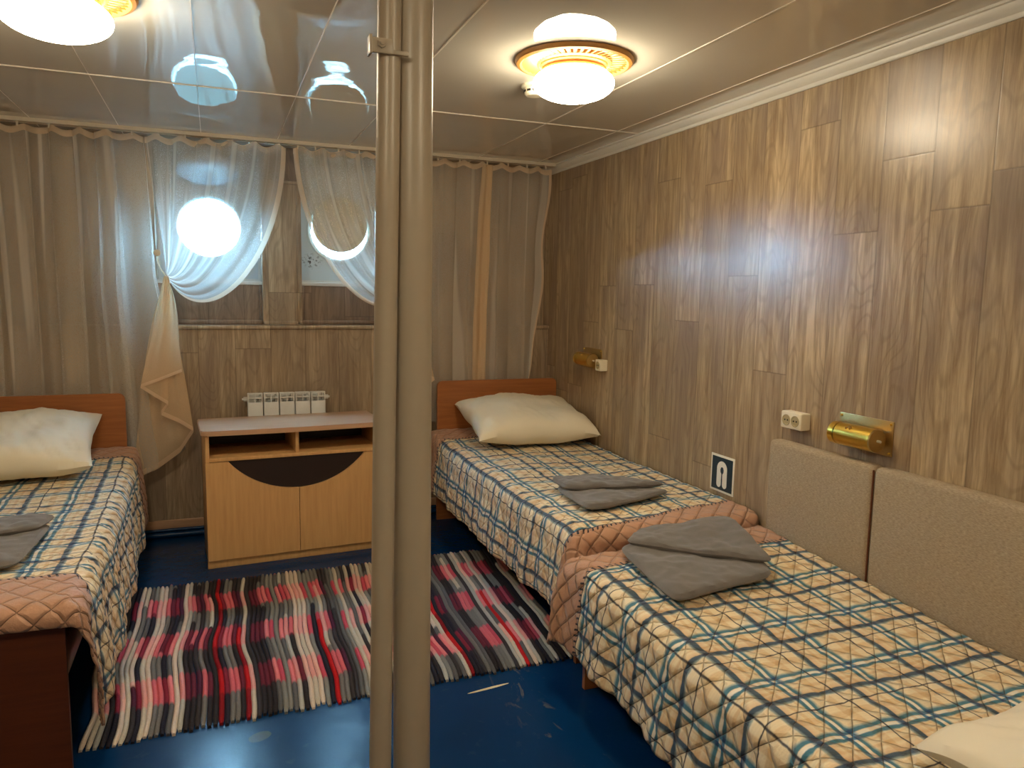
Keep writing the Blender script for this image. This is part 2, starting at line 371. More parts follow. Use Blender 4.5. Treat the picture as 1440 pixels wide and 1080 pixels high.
# ------------------------------------------------------------------ portholes
def ring_plate(x0, x1, z0, z1, cx, cz, r, y0, y1, seg=64):
    """rectangular plate with a round hole, with thickness"""
    bm = bmesh.new()
    def outer(a):
        dx, dz = cos(a), sin(a)
        tx = ((x1-cx) if dx > 0 else (x0-cx))/dx if abs(dx) > 1e-6 else 1e9
        tz = ((z1-cz) if dz > 0 else (z0-cz))/dz if abs(dz) > 1e-6 else 1e9
        t = min(tx, tz); return cx+dx*t, cz+dz*t
    angs = sorted([2*pi*i/seg for i in range(seg)] + [math.atan2(z-cz, x-cx) % (2*pi) for x in (x0, x1) for z in (z0, z1)])
    loops = []
    for y in (y0, y1):
        I = [bm.verts.new((cx+r*cos(a), y, cz+r*sin(a))) for a in angs]
        O = [bm.verts.new((outer(a)[0], y, outer(a)[1])) for a in angs]
        loops.append((I, O)); n = len(angs)
        for i in range(n): j = (i+1) % n; bm.faces.new((I[i], I[j], O[j], O[i]))
    for i in range(n):
        j = (i+1) % n; bm.faces.new((loops[0][0][i], loops[0][0][j], loops[1][0][j], loops[1][0][i])); bm.faces.new((loops[0][1][i], loops[0][1][j], loops[1][1][j], loops[1][1][i]))
    return bm
def torus(bm, cx, y, cz, R, prof, seg=64):
    """ring about the y axis; prof = closed list of (dr, dy)"""
    g = [[bm.verts.new((cx+(R+dr)*cos(2*pi*i/seg), y+dy, cz+(R+dr)*sin(2*pi*i/seg))) for dr, dy in prof] for i in range(seg)]
    n = len(prof)
    for i in range(seg):
        for j in range(n): bm.faces.new((g[i][j], g[(i+1) % seg][j], g[(i+1) % seg][(j+1) % n], g[i][(j+1) % n]))
P1 = (-.013, 1.816); P2 = (.758, 1.822); PR = .175
for i, (nn, pc) in enumerate(((N1, P1), (N2, P2))):
    wdw = link('window_%d' % (i+1), ring_plate(nn[0], nn[1], ZN, ZC, pc[0], pc[1], PR, YP, 5.06), 'hull'); struct(wdw)
    bm = bmesh.new(); torus(bm, pc[0], YP, pc[1], PR, [(0, .03), (0, -.012), (.004, -.018), (.020, -.018), (.026, -.010), (.026, .001)])
    link('port_ring', bm, 'white', wdw)
    bm = bmesh.new(); cyl(bm, (pc[0], YP+.045, pc[1]), (pc[0], YP+.051, pc[1]), PR+.001, seg=48)
    link('port_glass', bm, 'glass', wdw)
    link('window_sill', mbox(nn[0], nn[1], YU+.035, YP, ZN-.022, ZN, bev=.003), 'white', wdw)
    bm = bmesh.new(); box(bm, nn[1]-.014, nn[1], YP-.014, YP, ZN, ZC); box(bm, nn[0], nn[0]+.014, YP-.014, YP, ZN, ZC); box(bm, nn[0]+.014, nn[1]-.014, YP-.012, YP, ZN, ZN+.014)
    link('window_frame', bm, 'white', wdw)
# deadlights (storm covers)
def deadlight(label, cx, hz, ang):
    """round cover hinged at height hz; ang 0 = closed (hanging down), 90 = up and horizontal"""
    t = empty('storm_cover', (cx, YP-.022, hz), (-radians(ang), 0, 0)); tag(t, label, 'porthole cover', 'porthole storm covers')
    R = PR-.004; zc = -R-.012
    bm = bmesh.new(); prof = [(0, -.018), (R*.86, -.018), (R*.90, -.028), (R*.97, -.028), (R, -.022), (R, -.004), (R*.97, 0), (0, 0)]
    lathe(bm, prof, 56); bmesh.ops.rotate(bm, verts=bm.verts, cent=(0, 0, 0), matrix=Matrix.Rotation(radians(-90), 3, 'X'))
    bmesh.ops.translate(bm, verts=bm.verts, vec=(0, 0, zc))
    for v in bm.verts: v.co.y = -abs(v.co.y)
    link('cover_disc', bm, 'hull' if ang > 45 else 'cream', t)
    for s in (-1, 1):
        bm = bmesh.new(); cyl(bm, (s*.025, -.010, -.012), (s*.065, -.010, -.012), .009, seg=16); box(bm, s*.045-.014, s*.045+.014, -.02, -.004, -.05, -.006, bev=.002)
        link('hinge', bm, 'hull', t)
    return t
deadlight('pale round storm cover hinged up flat above the bright porthole', P1[0], 2.052, 109)
deadlight('cream round storm cover hanging over the porthole beside the pillar', P2[0], P2[1]+PR+.045, 2.4)

# ------------------------------------------------------------------ two pipe columns
bm = bmesh.new(); cyl(bm, (.3735, 1.5, 0), (.3735, 1.5, ZC), .0395, seg=64)
tag(link('pillar', bm, 'pipe'), 'thick cream painted steel pipe from floor to ceiling', 'pillar')
tp = empty('service_pipe', (.292, 1.47, 0)); tag(tp, 'thinner cream painted pipe just left of the thick pillar', 'pipe')
bm = bmesh.new(); cyl(bm, (0, 0, 0), (.034, 0, ZC), .0225, seg=48); link('pipe', bm, 'pipe', tp)
bm = bmesh.new(); box(bm, -.012, .030, -.030, -.022, 1.885, 1.912, bev=.002); box(bm, -.014, -.009, -.032, -.006, 1.882, 1.916, bev=.001)
box(bm, .024, .060, -.028, -.020, 1.886, 1.894, bev=.001)
br = link('bracket', bm, 'pipe', tp)
bm = bmesh.new(); cyl(bm, (.008, -.030, 1.901), (.008, -.036, 1.901), .008, seg=6); cyl(bm, (.008, -.036, 1.901), (.008, -.040, 1.901), .004, seg=12); link('bolt', bm, 'pipe', br)

# ------------------------------------------------------------------ ceiling lamps
def ceiling_lamp(x, y, label):
    t = empty('ceiling_lamp', (x, y, ZC)); tag(t, label, 'ceiling lamp', 'round ceiling lamps')
    bm = bmesh.new(); lathe(bm, [(.120, -.001), (.120, -.014), (.128, -.020), (.136, -.014), (.136, -.001)], 64)
    lathe(bm, [(.186, -.001), (.186, -.012), (.196, -.020), (.208, -.016), (.214, -.006), (.214, -.001)], 64)
    link('louvre_ring', bm, 'gold', t)
    bm = bmesh.new()
    for i in range(44):
        a = 2*pi*i/44; c, s = cos(a), sin(a); wd = .0052
        def mf(u, v, w_): 
            return (c*u-s*(v+w_), s*u+c*(v+w_), 0)
        vs = []
        for (r, tt, z) in ((.134, -wd, -.013), (.134, wd, -.009), (.188, wd*1.4, -.009), (.188, -wd*1.4, -.014), (.134, -wd, -.016), (.134, wd, -.012), (.188, wd*1.4, -.012), (.188, -wd*1.4, -.017)):
            vs.append(bm.verts.new((c*r-s*tt, s*r+c*tt, z)))
        for f in ((0, 1, 2, 3), (7, 6, 5, 4), (0, 4, 5, 1), (1, 5, 6, 2), (2, 6, 7, 3), (3, 7, 4, 0)): bm.faces.new([vs[q] for q in f])
    link('louvre_slats', bm, 'gold', t)
    bm = bmesh.new(); lathe(bm, [(0, -.002), (.119, -.002), (.119, -.022), (.112, -.028), (.112, -.034), (.118, -.036), (.118, -.042), (0, -.042)], 64)
    link('lamp_base', bm, 'gold', t)
    bm = bmesh.new(); pr = []
    for i in range(15):
        a = -pi/2+pi*i/14*.86; pr.append((.148*cos(a) if i else 0, -.082+.062*sin(a)))
    pr.append((.110, -.043)); pr.append((0, -.043)); lathe(bm, pr, 64)
    g = link('glass_dome', bm, 'dome', t)
    bm = bmesh.new()
    for i in range(14):
        a = 2*pi*i/14+.1; L = .030+.014*(i % 3); z = -.1445
        p = [(cos(a+q)*r_, sin(a+q)*r_, z+.5*r_*r_/.35) for r_, q in ((.004, -.25), (L, 0), (.004, .25))]
        a_ = [bm.verts.new(v) for v in p]; b_ = [bm.verts.new((v[0], v[1], v[2]-.0006)) for v in p]
        bm.faces.new(a_); bm.faces.new(b_[::-1])
        for q in range(3): bm.faces.new((a_[q], b_[q], b_[(q+1) % 3], a_[(q+1) % 3]))
    link('star_motif', bm, 'gold', g, smooth=False)
    return t
lamp0 = ceiling_lamp(1.236, 2.57, 'round gold louvred ceiling lamp above the right-hand beds, near the smoke detector')
l2 = copy_tree(lamp0); l2.location = (-.395, 2.57, ZC); l2['label'] = 'round gold louvred ceiling lamp cut off at the top left corner of the photo'
fill_lamp_r = copy_tree(lamp0); fill_lamp_r.location = (1.236, .12, ZC); fill_lamp_r['label'] = 'added fill copy of the gold louvred ceiling lamp, unseen, over the near end of the foreground bed'  # unseen lamp added to brighten the foreground bed and the pipes
fill_lamp_l = copy_tree(lamp0); fill_lamp_l.location = (-.395, .12, ZC); fill_lamp_l['label'] = 'added fill copy of the gold louvred ceiling lamp, unseen, above and behind the camera'  # second added lamp out of view, fills the camera side of the pipes
# smoke detector
t = empty('smoke_detector', (1.232, 2.93, ZC)); tag(t, 'small white round smoke detector on ceiling beside the right lamp', 'smoke detector')
bm = bmesh.new(); lathe(bm, [(0, 0), (.050, 0), (.052, -.010), (.046, -.014), (0, -.014)], 40); link('mount', bm, 'cream', t)
bm = bmesh.new(); lathe(bm, [(0, -.0141), (.040, -.0141), (.038, -.036), (.030, -.044), (0, -.046)], 40); hd = link('sensor_head', bm, 'cream', t)
bm = bmesh.new()
for i in range(10):
    a = 2*pi*i/10; q = Matrix.Rotation(a, 4, 'Z'); bb = bmesh.new(); box(bb, .036, .0405, -.008, .008, -.030, -.022); bmesh.ops.transform(bb, matrix=q, verts=bb.verts)
    me = bpy.data.meshes.new('x'); bb.to_mesh(me); bb.free(); bm.from_mesh(me); bpy.data.meshes.remove(me)
link('vent_slots', bm, 'dark', hd)

# ------------------------------------------------------------------ curtain rail
RY = 4.592
t = empty('curtain_rail', (0, RY, ZC)); tag(t, 'long cream ceiling curtain rail above the portholes', 'curtain rail')
bm = bmesh.new()
box(bm, XL+.01, 2.075, -.030, .030, -.006, 0); box(bm, XL+.01, 2.075, -.030, -.022, -.020, -.006); box(bm, XL+.01, 2.075, .022, .030, -.020, -.006); box(bm, XL+.01, 2.075, -.004, .004, -.018, -.006)
link('track', bm, 'rail', t, smooth=False)
link('end_cap', mbox(2.075, 2.082, -.032, .032, -.022, 0, bev=.002), 'rail', t)
bm = bmesh.new(); box(bm, -.004, .004, -.012, -.004, -.040, -.018); gl = link('glider', bm, 'rail', t, smooth=False)
for i, x in enumerate((1.30, 1.44, 1.62, 1.76, 1.89, 2.02, .47, .57, .70, .82, .95, 1.08, -1.2, -1.05, -.9, -.76, -.62, -.5, -.38, -.25, -.12, .0, .12, .24, .37)):
    o = gl if i == 0 else gl.copy()
    if i: COL.objects.link(o); o.parent = t
    o.location.x = x

# ------------------------------------------------------------------ curtains
def bez(p, t_):
    a = (1-t_); return tuple(a**3*p[0][i]+3*a*a*t_*p[1][i]+3*a*t_*t_*p[2][i]+t_**3*p[3][i] for i in range(len(p[0])))
def lerp(a, b, f): return a+(b-a)*f
def pl(pts, s):
    """interpolate polyline pts at s in 0..1 by index"""
    x = s*(len(pts)-1); i = min(int(x), len(pts)-2); f = x-i
    return tuple(lerp(pts[i][q], pts[i+1][q], f) for q in range(len(pts[0])))
ZT = 2.262
def scal(x, ph=0.0): return .022*abs(sin(x*pi/.125+ph))**1.3+.004*nz(x*13, 1.7, ph)
def header(root, x0, x1, fold, n, name='header_tape', ph=0.0, h=.032):
    bm = bmesh.new()
    def f(s, t_):
        x, y = fold(s, 0.0); z = ZT-scal(x, ph)
        return (x, y-.004-.003*sin(t_*pi), z-t_*h+.004)
    grid(bm, n, 4, f); return link(name, bm, 'tape', root, smooth='raw')
# A + B: left curtain
rt = empty('sheer_curtain', (0, 0, 0)); tag(rt, 'white sheer curtain gathered to a tieback across the bright left porthole', 'curtain', 'sheer curtains')
def foldA(s, t_):
    x = lerp(-1.28, -.30, s); k_ = 2*pi*8.5
    ph_ = s*k_+1.6*sin(s*9)+1.1*sin(s*23+1)
    amp = (.010+.024*min(1, t_*1.5+.25))
    b = (.016+.034*min(1, t_*1.5+.3))*(.55+.45*sin(s*31+2))
    y = RY+.040*min(1, t_*2.2)+amp*sin(ph_) + .006*nz(s*20, t_*1.5, 3)
    x += b*cos(ph_) + .014*nz(s*9, t_*2.2, 8)
    return x, y
def fA(s, t_):
    x, y = foldA(s, t_)
    zb = .375 if s < .82 else lerp(.375, .56, (s-.82)/.18)
    z = lerp(ZT-scal(x), zb, t_)
    # the last stretch leans over towards the tieback then falls to the right
    wv = max(0.0, (s-.55)/.45)**2
    lean = .10*sin(min(1, t_*1.25)*pi)*.35 + .17*max(0, t_-.42)/.58
    x += wv*lean
    return (x, y, z)
def sst(x, a, b): x = min(1, max(0, (x-a)/(b-a))); return x*x*(3-2*x)
def densA(s, t_):
    ph_ = s*2*pi*8.5+1.6*sin(s*9)+1.1*sin(s*23+1)
    d = sst(sin(ph_-.6+.5*nz(t_*2, s*6, 1)), .72, .97)*(.75+.5*nz(s*12, t_*1.5, 5))
    d += .7*sst(nz(s*34, t_*1.1, 12), .28, .45)
    return min(1, d+.25*sst(s, .97, 1))
def densS(s, t_):
    d = .5*sst(nz(s*20+40, t_*.7, 3), .18, .42)+.15*sst(nz(s*55+4, t_*.9, 8), .2, .5)+.5*t_**5
    return min(1, d)
bm = bmesh.new(); grid(bm, 320, 56, fA, densA); link('panel', bm, 'sheer', rt, smooth='raw')
header(rt, -1.28, -.30, foldA, 240)
TIE = (-.236, 1.511); YT = RY-.045
def foldB(s, t_):
    x = lerp(-.33, .405, s); k_ = 2*pi*6; y = RY+(.012+.01*t_)*sin(s*k_+.6)-.004; x += .012*cos(s*k_+.6)*(1-s)
    return x, y
def swag(P0, P3, s, t_, edge, mir=1):
    x0, y0 = foldB(s, 0) if mir == 1 else foldD(s, 0)
    z0 = ZT-scal(x0, .4)
    se = s if mir == 1 else 1-s
    d = se**1.15
    P1 = (lerp(lerp(x0, P3[0], .25), x0-.02*mir, d), lerp(lerp(z0, P3[1], .35), 1.56, d))
    P2 = (lerp(lerp(x0, P3[0], .85), P3[0]+.17*mir, d), lerp(lerp(z0, P3[1], .75), 1.14, d))
    x, z = bez([(x0, z0), P1, P2, P3], t_)
    env = sin(pi*min(1, t_*.95+.08))
    y = lerp(y0, YT, t_**2)-.05*env*d + (.016*env)*sin(se*2*pi*7.5+t_*1.2)*(.4+.6*t_)
    z += .007*env*t_*cos(se*2*pi*7.5)
    return (x, y, z)
bm = bmesh.new(); grid(bm, 200, 60, lambda s, t_: swag(None, TIE, s, t_, 0), densS); link('swag', bm, 'sheer', rt, smooth='raw')
header(rt, 0, 0, lambda s, t_: foldB(s, 0), 200, ph=.4)
# bound edge of the swag
def hem_strip(pts3, wd, name, root, mat='tape', n=80):
    bm = bmesh.new(); P = [Vector(p) for p in pts3]
    def f(s, t_):
        a = Vector(pl(pts3, s)); return (a.x, a.y-.003, a.z+(t_-.5)*wd)
    grid(bm, n, 3, f); return link(name, bm, mat, root, smooth='raw')
bm = bmesh.new()
grid(bm, 16, 60, lambda s, t_: (lambda q: (q[0], q[1]-.004, q[2]))(swag(None, TIE, .965+.035*s, t_, 0))); link('swag_hem', bm, 'tape', rt, smooth='raw')
# tail: folded cascade falling from the tie
def tail(tie, hemline, root, mir=1, nf=150):
    bm = bmesh.new(); n = len(hemline)
    def f(s, t_):
        hx, hz, hy = pl(hemline, s)
        x0 = tie[0]+.012*mir*sin(s*pi*6); z0 = tie[1]
        e = t_**.85
        x = lerp(x0, hx, e); z = lerp(z0, hz, t_); y = lerp(YT, RY-.05+hy, min(1, t_*1.6))
        bulge = .035*sin(pi*min(1, t_*1.1))*(1-t_)
        x += mir*bulge*(1 if s > .5 else -1)*abs(s-.5)*2*(-1)
        y += .006*sin(s*n*9)*(1-t_)+.004*nz(s*14, t_*4, 2)
        return (x, y, z)
    grid(bm, nf, 34, f); link('tail', bm, 'sheer2', root, smooth='raw')
    bm = bmesh.new()
    grid(bm, nf, 3, lambda s, t_: (lambda q: (q[0], q[1]-.003, q[2]))(f(s, .968+.032*t_))); link('tail_hem', bm, 'tape', root, smooth='raw')
tail(TIE, [(-.175, .985, 0), (-.30, .935, -.012), (-.385, .905, -.02), (-.31, .845, .0), (-.25, .800, .012), (-.29, .745, .018), (-.20, .695, .03), (-.125, .640, .035), (-.20, .52, .06), (-.32, .43, .065), (-.455, .375, .07)], rt)
bm = bmesh.new(); lathe(bm, [(0, -.010), (.016, -.006), (.019, 0), (.016, .006), (0, .010)], 24); bmesh.ops.rotate(bm, verts=bm.verts, cent=(0, 0, 0), matrix=Matrix.Rotation(pi/2, 3, 'X'))
link('tieback_magnet', bm, 'cream', rt, loc=(-.276, RY-.07, 1.632))
bm = bmesh.new()
grid(bm, 30, 6, lambda s, t_: (lambda q: (q[0]+.010*(t_-.5), q[1]-.012*sin(t_*pi), q[2]))(bez([(-.270, RY-.055, 1.625), (-.285, RY-.075, 1.585), (-.262, RY-.08, 1.535), (-.228, RY-.065, 1.505)], s))); link('tieback_band', bm, 'tape', rt, smooth='raw')

# D + E: right curtain
rt = empty('sheer_curtain', (0, 0, 0)); tag(rt, 'sheer curtain with tied-back swag beside the pillar and flat panel over bed head', 'curtain', 'sheer curtains')
TIE2 = (1.12, 1.47)
def foldD(s, t_):
    x = lerp(.445, 1.20, s); k_ = 2*pi*8; y = RY+(.018)*sin(s*k_+.6)-.004; x += .014*cos(s*k_+.6)*s
    return x, y
bm = bmesh.new(); grid(bm, 200, 60, lambda s, t_: swag(None, TIE2, s, t_, 0, -1), densS); link('swag', bm, 'sheer', rt, smooth='raw')
bm = bmesh.new(); grid(bm, 16, 60, lambda s, t_: (lambda q: (q[0], q[1]-.004, q[2]))(swag(None, TIE2, .035*s, t_, 0, -1))); link('swag_hem', bm, 'tape', rt, smooth='raw')
header(rt, 0, 0, lambda s, t_: foldD(s, 0), 200, ph=.4)
tail(TIE2, [(1.06, .985, 0), (1.18, .935, -.012), (1.27, .905, -.02), (1.19, .845, .0), (1.13, .800, .012), (1.17, .745, .018), (1.08, .695, .03), (1.01, .640, .035), (1.09, .52, .06), (1.16, .43, .065), (1.25, .375, .07)], rt, -1)
def foldE(s, t_):
    x = lerp(1.20, 2.057, s)
    amp = .012+.012*t_
    y = RY+.045*min(1, t_*2.0)+amp*sin(s*2*pi*4.5)+.01*nz(s*16, t_*2, 5); x += .010*sin(s*2*pi*9+1)+.008*nz(s*7, t_*2, 9)
    return x, y
def fE(s, t_):
    x, y = foldE(s, t_); z = lerp(ZT-scal(x, .8), .62, t_)
    e = max(0, (s-.80)/.20)**2
    pull = -.02*sin(pi*min(1, t_*1.6))-.015*min(1, t_*2)-.17*max(0, (t_-.38)/.62)**1.6+.012*sin(t_*17)
    return (x+e*pull, y, z)
bm = bmesh.new(); grid(bm, 220, 56, fE, lambda s, t_: .35*sst(nz(s*14+7, t_*.8, 3), .25, .42)+.25*sst(s, .97, 1)); link('panel', bm, 'sheer', rt, smooth='raw')
bm = bmesh.new(); grid(bm, 6, 56, lambda s, t_: (lambda q: (q[0], q[1]-.004, q[2]))(fE(.988+.012*s, t_))); link('panel_hem', bm, 'tape', rt, smooth='raw')
header(rt, 0, 0, lambda s, t_: foldE(s, 0), 200, ph=.8)
# gathered pleat in the flat panel: several layers lying over each other
bm = bmesh.new()
for L in range(3):
    def f(s, t_, L=L):
        xc = lerp(1.615, 1.590, t_); hw = lerp(.034, .046, min(1, t_*3.0))*(1-.18*L)+.006*nz(t_*5, L, 1)
        x = xc+(s-.5)*2*hw+.012*nz(t_*2.5, L*3.3, 7); return (x, RY-.030+.065*min(1, t_*1.8)-.007*L-.010*sin(s*pi*2+L), lerp(ZT-.02, .62, t_))
    grid(bm, 14, 40, f)
link('gathered_pleat', bm, 'sheer2', rt, smooth='raw')

# ------------------------------------------------------------------ beds
def make_bed(label, x0, x1, yf, yh, hb=.895, fz=.50, footmat='beddark', skew=0.0):
    t = empty('single_bed', ((x0+x1)/2, (yf+yh)/2, 0)); tag(t, label, 'bed', 'wooden single beds')
    ox, oy = t.location.x, t.location.y; X0, X1 = x0, x1
    def board(name, y, h, r, mat, k_=0.0):
        bm = bmesh.new(); x0, x1 = X0, X1+k_; pts = [(x0, 0), (x1, 0)]
        for i in range(7): a = pi/2*i/6; pts.append((x1-r+r*cos(a), h-r+r*sin(a)))
        for i in range(7): a = pi/2+pi/2*i/6; pts.append((x0+r+r*cos(a), h-r+r*sin(a)))
        prism(bm, pts, y, y+.02, lambda u, v, q: (u-ox, q-oy, v))
        bmesh.ops.bevel(bm, geom=[e for e in bm.edges if abs(e.verts[0].co.y-e.verts[1].co.y) < 1e-5 and e.calc_face_angle(0) > 1.2], offset=.002, segments=2, affect='EDGES')
        return link(name, bm, mat, t)
    sy = 1 if yh > yf else -1
    board('headboard', yh if sy > 0 else yh-.02, hb, .035, 'bedwood')
    board('footboard', yf if sy > 0 else yf-.02, fz-.045, .01, footmat, skew)
    ya, yb = (yf+.02, yh) if sy > 0 else (yh, yf-.02)
    for xx in (x0+.004, x1-.022): link('side_rail', mbox(xx-ox, xx+.018-ox, ya-oy, yb-oy, .21, .33, bev=.002), 'bedwood', t)
    link('sprung_base', mbox(x0+.03-ox, x1-.03-ox, ya+.005-oy, yb-.003-oy, .24, fz-.07, bev=.03, seg=3), 'uph', t)
    return t
def quilt(label, xw, xe, yf, yh, zt, Ls, Lf, seam0, seam1, hseam, ph=0.0, r=.055, u0=0.0, v0=0.0, skew=0.0, sside=None, flare=1.0):
    """xw wall edge, xe free edge, yf foot edge, yh head; zt(x,y) top height; drops Ls (side) and Lf (foot)"""
    sg = 1 if xe > xw else -1; sy = 1 if yh > yf else -1; W = abs(xe-xw); LY = abs(yh-yf); st = .0105
    na = int((W+Ls)/st); nb = int((LY+Lf)/st)
    bm = bmesh.new(); uv = bm.loops.layers.uv.new('cloth'); uv2 = bm.loops.layers.uv.new('seam')
    rr = r*pi/2
    def hv(d):
        if d <= 0: return 0.0, 0.0
        if d < rr: return r*sin(d/r), r*(1-cos(d/r))
        return r, r+(d-rr)
    co = {}
    def pos(a, b):
        dp = max(0.0, a-W); dq = max(0.0, -b); a0 = min(a, W); b0 = max(b, 0.0)
        x = xw+sg*a0; y = yf+sy*b0; z = zt(x, y)
        if dp > 0 or dq > 0:
            d = (dp**4+dq**4)**.25; th = math.atan2(dq, dp) if dq > 0 else 0.0
            h, v = hv(d); fl = (.05*sin(2*th))*min(1, d/.2)*flare
            flr = .035*min(1, d/.3) if dq == 0 else .035*min(1, d/.3)*cos(th)
            hx = (h+fl+flr)*cos(th); hy = (h+fl)*sin(th)
            rip = .010*min(1, v/.25)*(sin(b*15+ph+2*sin(b*3.1))+.5*sin(b*34+ph*2))
            x += sg*(hx+rip*cos(th)); y -= sy*hy; z -= v
        x += skew*max(0.0, 1-b0/LY)*min(1, a/W)
        # puffy quilting and slack
        q = (abs(sin(pi*(a+b)/.085))*abs(sin(pi*(a-b)/.085)))**.5
        bulk = (.0045 if dp == 0 else .007)*q+.009*nz(a*3.2, b*3.2, ph)*(1 if dp == 0 else .6)+.004*nz(a*9, b*9, ph+4)
        if dp > 0 and dp >= dq: x += sg*bulk
        elif dq > 0: y -= sy*bulk
        if dp < r and dq < r: z += bulk
        return (x, y, max(z, .02))
    V = {}
    for i in range(na+1):
        for j in range(nb+1):
            a = (W+Ls)*i/na; b = -Lf+(LY+Lf)*j/nb
            V[i, j] = (bm.verts.new(pos(a, b)), a, b)
    for i in range(na):
        for j in range(nb):
            c = [V[i, j], V[i+1, j], V[i+1, j+1], V[i, j+1]]
            f = bm.faces.new([q[0] for q in c])
            for l, q in zip(f.loops, c):
                a, b = q[1], q[2]; l[uv].uv = (a+u0, b+v0)
                l[uv2].uv = (b-(seam0+(seam1-seam0)*min(1, a/W)) if sside is None else b-lerp(seam0, sside, min(1, max(0, (a-W)/.12))), (LY-hseam)-b)
    o = link('bedspread', bm, 'quilt', smooth=True)
    sm = o.modifiers.new('cloth_thickness', 'SOLIDIFY'); sm.thickness = .006; sm.offset = -1
    for p in o.data.polygons: p.use_smooth = True
    return tag(o, label, 'bedspread', 'quilted tartan bedspreads')

B1 = (1.30, 2.12-.004); bed1 = make_bed('cherry wood single bed in the far right corner by the curtain', 1.292, 2.112, 2.53, 4.535, .895, fz=.555, footmat='bedwood')
def z1(x, y): 
    e = min(1, max(0, (y-4.15)/.3)); return .556+.03*e-.012*sin(pi*min(1, max(0, (y-2.6)/1.4)))+.012*nz(x*3, y*2.2)
quilt('tartan quilt with tan ends on the far right bed, under folded grey blanket by sign', 2.105, 1.302, 2.53, 4.527, z1, .36, .20, .15, -.02, .22, 1.0, v0=.05, u0=.02)

bed2 = make_bed('wooden single bed in right foreground beside the upholstered wall panels', 1.235, 2.045, 2.36, .34, .895, fz=.515, footmat='bedwood')
def z2(x, y):
    e = min(1, max(0, (y-1.5)/.8)); return .462+.038*e+.03*max(0, (x-1.6)/.45)*e+.011*nz(x*3+4, y*2.2)
quilt('quilted tartan bedspread with tan border on the bed in the right foreground', 2.04, 1.235, 2.37, .37, z2, .34, .30, .14, .12, .22, 2.2, v0=.12, u0=.06)
bed3 = make_bed('wooden single bed on the left with dark brown footboard facing the camera', -1.285, -.463, 2.435, 4.535, .875, fz=.545, skew=.030)
def z3(x, y):
    e = min(1, max(0, (y-4.15)/.3)); return .545+.03*e-.010*sin(pi*min(1, max(0, (y-2.6)/1.4)))+.010*nz(x*3+9, y*2.2)
quilt('tartan quilt with tan border on the left bed, hanging almost to the rug', -1.28, -.470, 2.44, 4.527, z3, .44, .10, .20, .20, .22, 3.7, u0=.10, v0=.0, skew=.030, sside=.03, flare=.3)

# ------------------------------------------------------------------ pillows
def pillow(label, c, w, l, th, rot, seed, mat='pillow'):
    bm = bmesh.new()
    def side(sg):
        def f(s, t_):
            u = 2*s-1; v = 2*t_-1
            e = max(0.0, (1-abs(u)**2.6))*max(0.0, (1-abs(v)**2.6)); h = th*.5*e**.42
            pin = 1-.07*(1-abs(u)**2)*abs(v)**3; pin2 = 1-.07*(1-abs(v)**2)*abs(u)**3
            x = u*w/2*pin2; y = v*l/2*pin
            n = .022*nz(u*1.6+seed, v*1.6, seed)+.012*nz(u*5+seed, v*2.2, 2)*e + .010*abs(nz(u*7+v*3, v*2+seed, 5))-.006*abs(nz(u*3-v*9, u*3+seed, 7))
            flange = .008*sin(u*9+seed)*(abs(v)**8)+.006*sin(v*8+seed)*(abs(u)**8)
            return (x, y, sg*h+(n if sg > 0 else n*.3)*min(1, e*4)+flange)
        return f
    grid(bm, 56, 48, side(1)); grid(bm, 56, 48, side(-1)); bmesh.ops.remove_doubles(bm, verts=bm.verts, dist=.0008)
    o = link('pillow', bm, mat, loc=c, rot=rot)
    for p in o.data.polygons: p.use_smooth = True
    return tag(o, label, 'pillow', 'white pillows')
pillow('white pillow lying at the head of the far right bed', (1.745, 4.19, .695), .74, .64, .21, (radians(10), 0, radians(-4)), 1.3)
pillow('white pillow at the head of the left bed, cut by the left edge', (-.93, 4.17, .690), .75, .66, .20, (radians(12), 0, radians(3)), 5.1)
pillow('white pillow at the bottom right corner on the foreground bed', (1.655, .765, .572), .68, .58, .15, (radians(-4), 0, radians(3)), 8.4)

# ------------------------------------------------------------------ folded grey blankets
def slab(bm, c4, z0, th, top=None, n=56, seed=0.0, p=9):
    """soft-edged layer over a quad c4 = [(x,y)*4] (far-left, far-right, near-right, near-left); z0(x,y) underside"""
    def pt(s, t_):
        u_, v_ = 2*s-1, 2*t_-1; s, t_ = .5+.5*u_*math.sqrt(1-.11*v_**8), .5+.5*v_*math.sqrt(1-.11*u_**8)
        a = [lerp(c4[0][i], c4[1][i], s) for i in (0, 1)]; b = [lerp(c4[3][i], c4[2][i], s) for i in (0, 1)]
        x = lerp(a[0], b[0], t_); y = lerp(a[1], b[1], t_)
        bw = .010*sin(s*pi)*nz(s*3, t_*3, seed)*2
        return x+bw, y+.010*nz(s*4+seed, t_*4, 3)
    def f(sg):
        def g(s, t_):
            x, y = pt(s, t_); e = (1-abs(2*s-1)**p)*(1-abs(2*t_-1)**p); e = max(e, 0)**.36
            z = z0(x, y)+(th*.5)+sg*th*.5*e
            if sg > 0: z += .014*nz(x*8, y*8, seed)*e+.006*nz(x*26, y*26, seed)*e
            return (x, y, z)
        return g
    grid(bm, n, n, f(1)); grid(bm, n, n, f(-1))
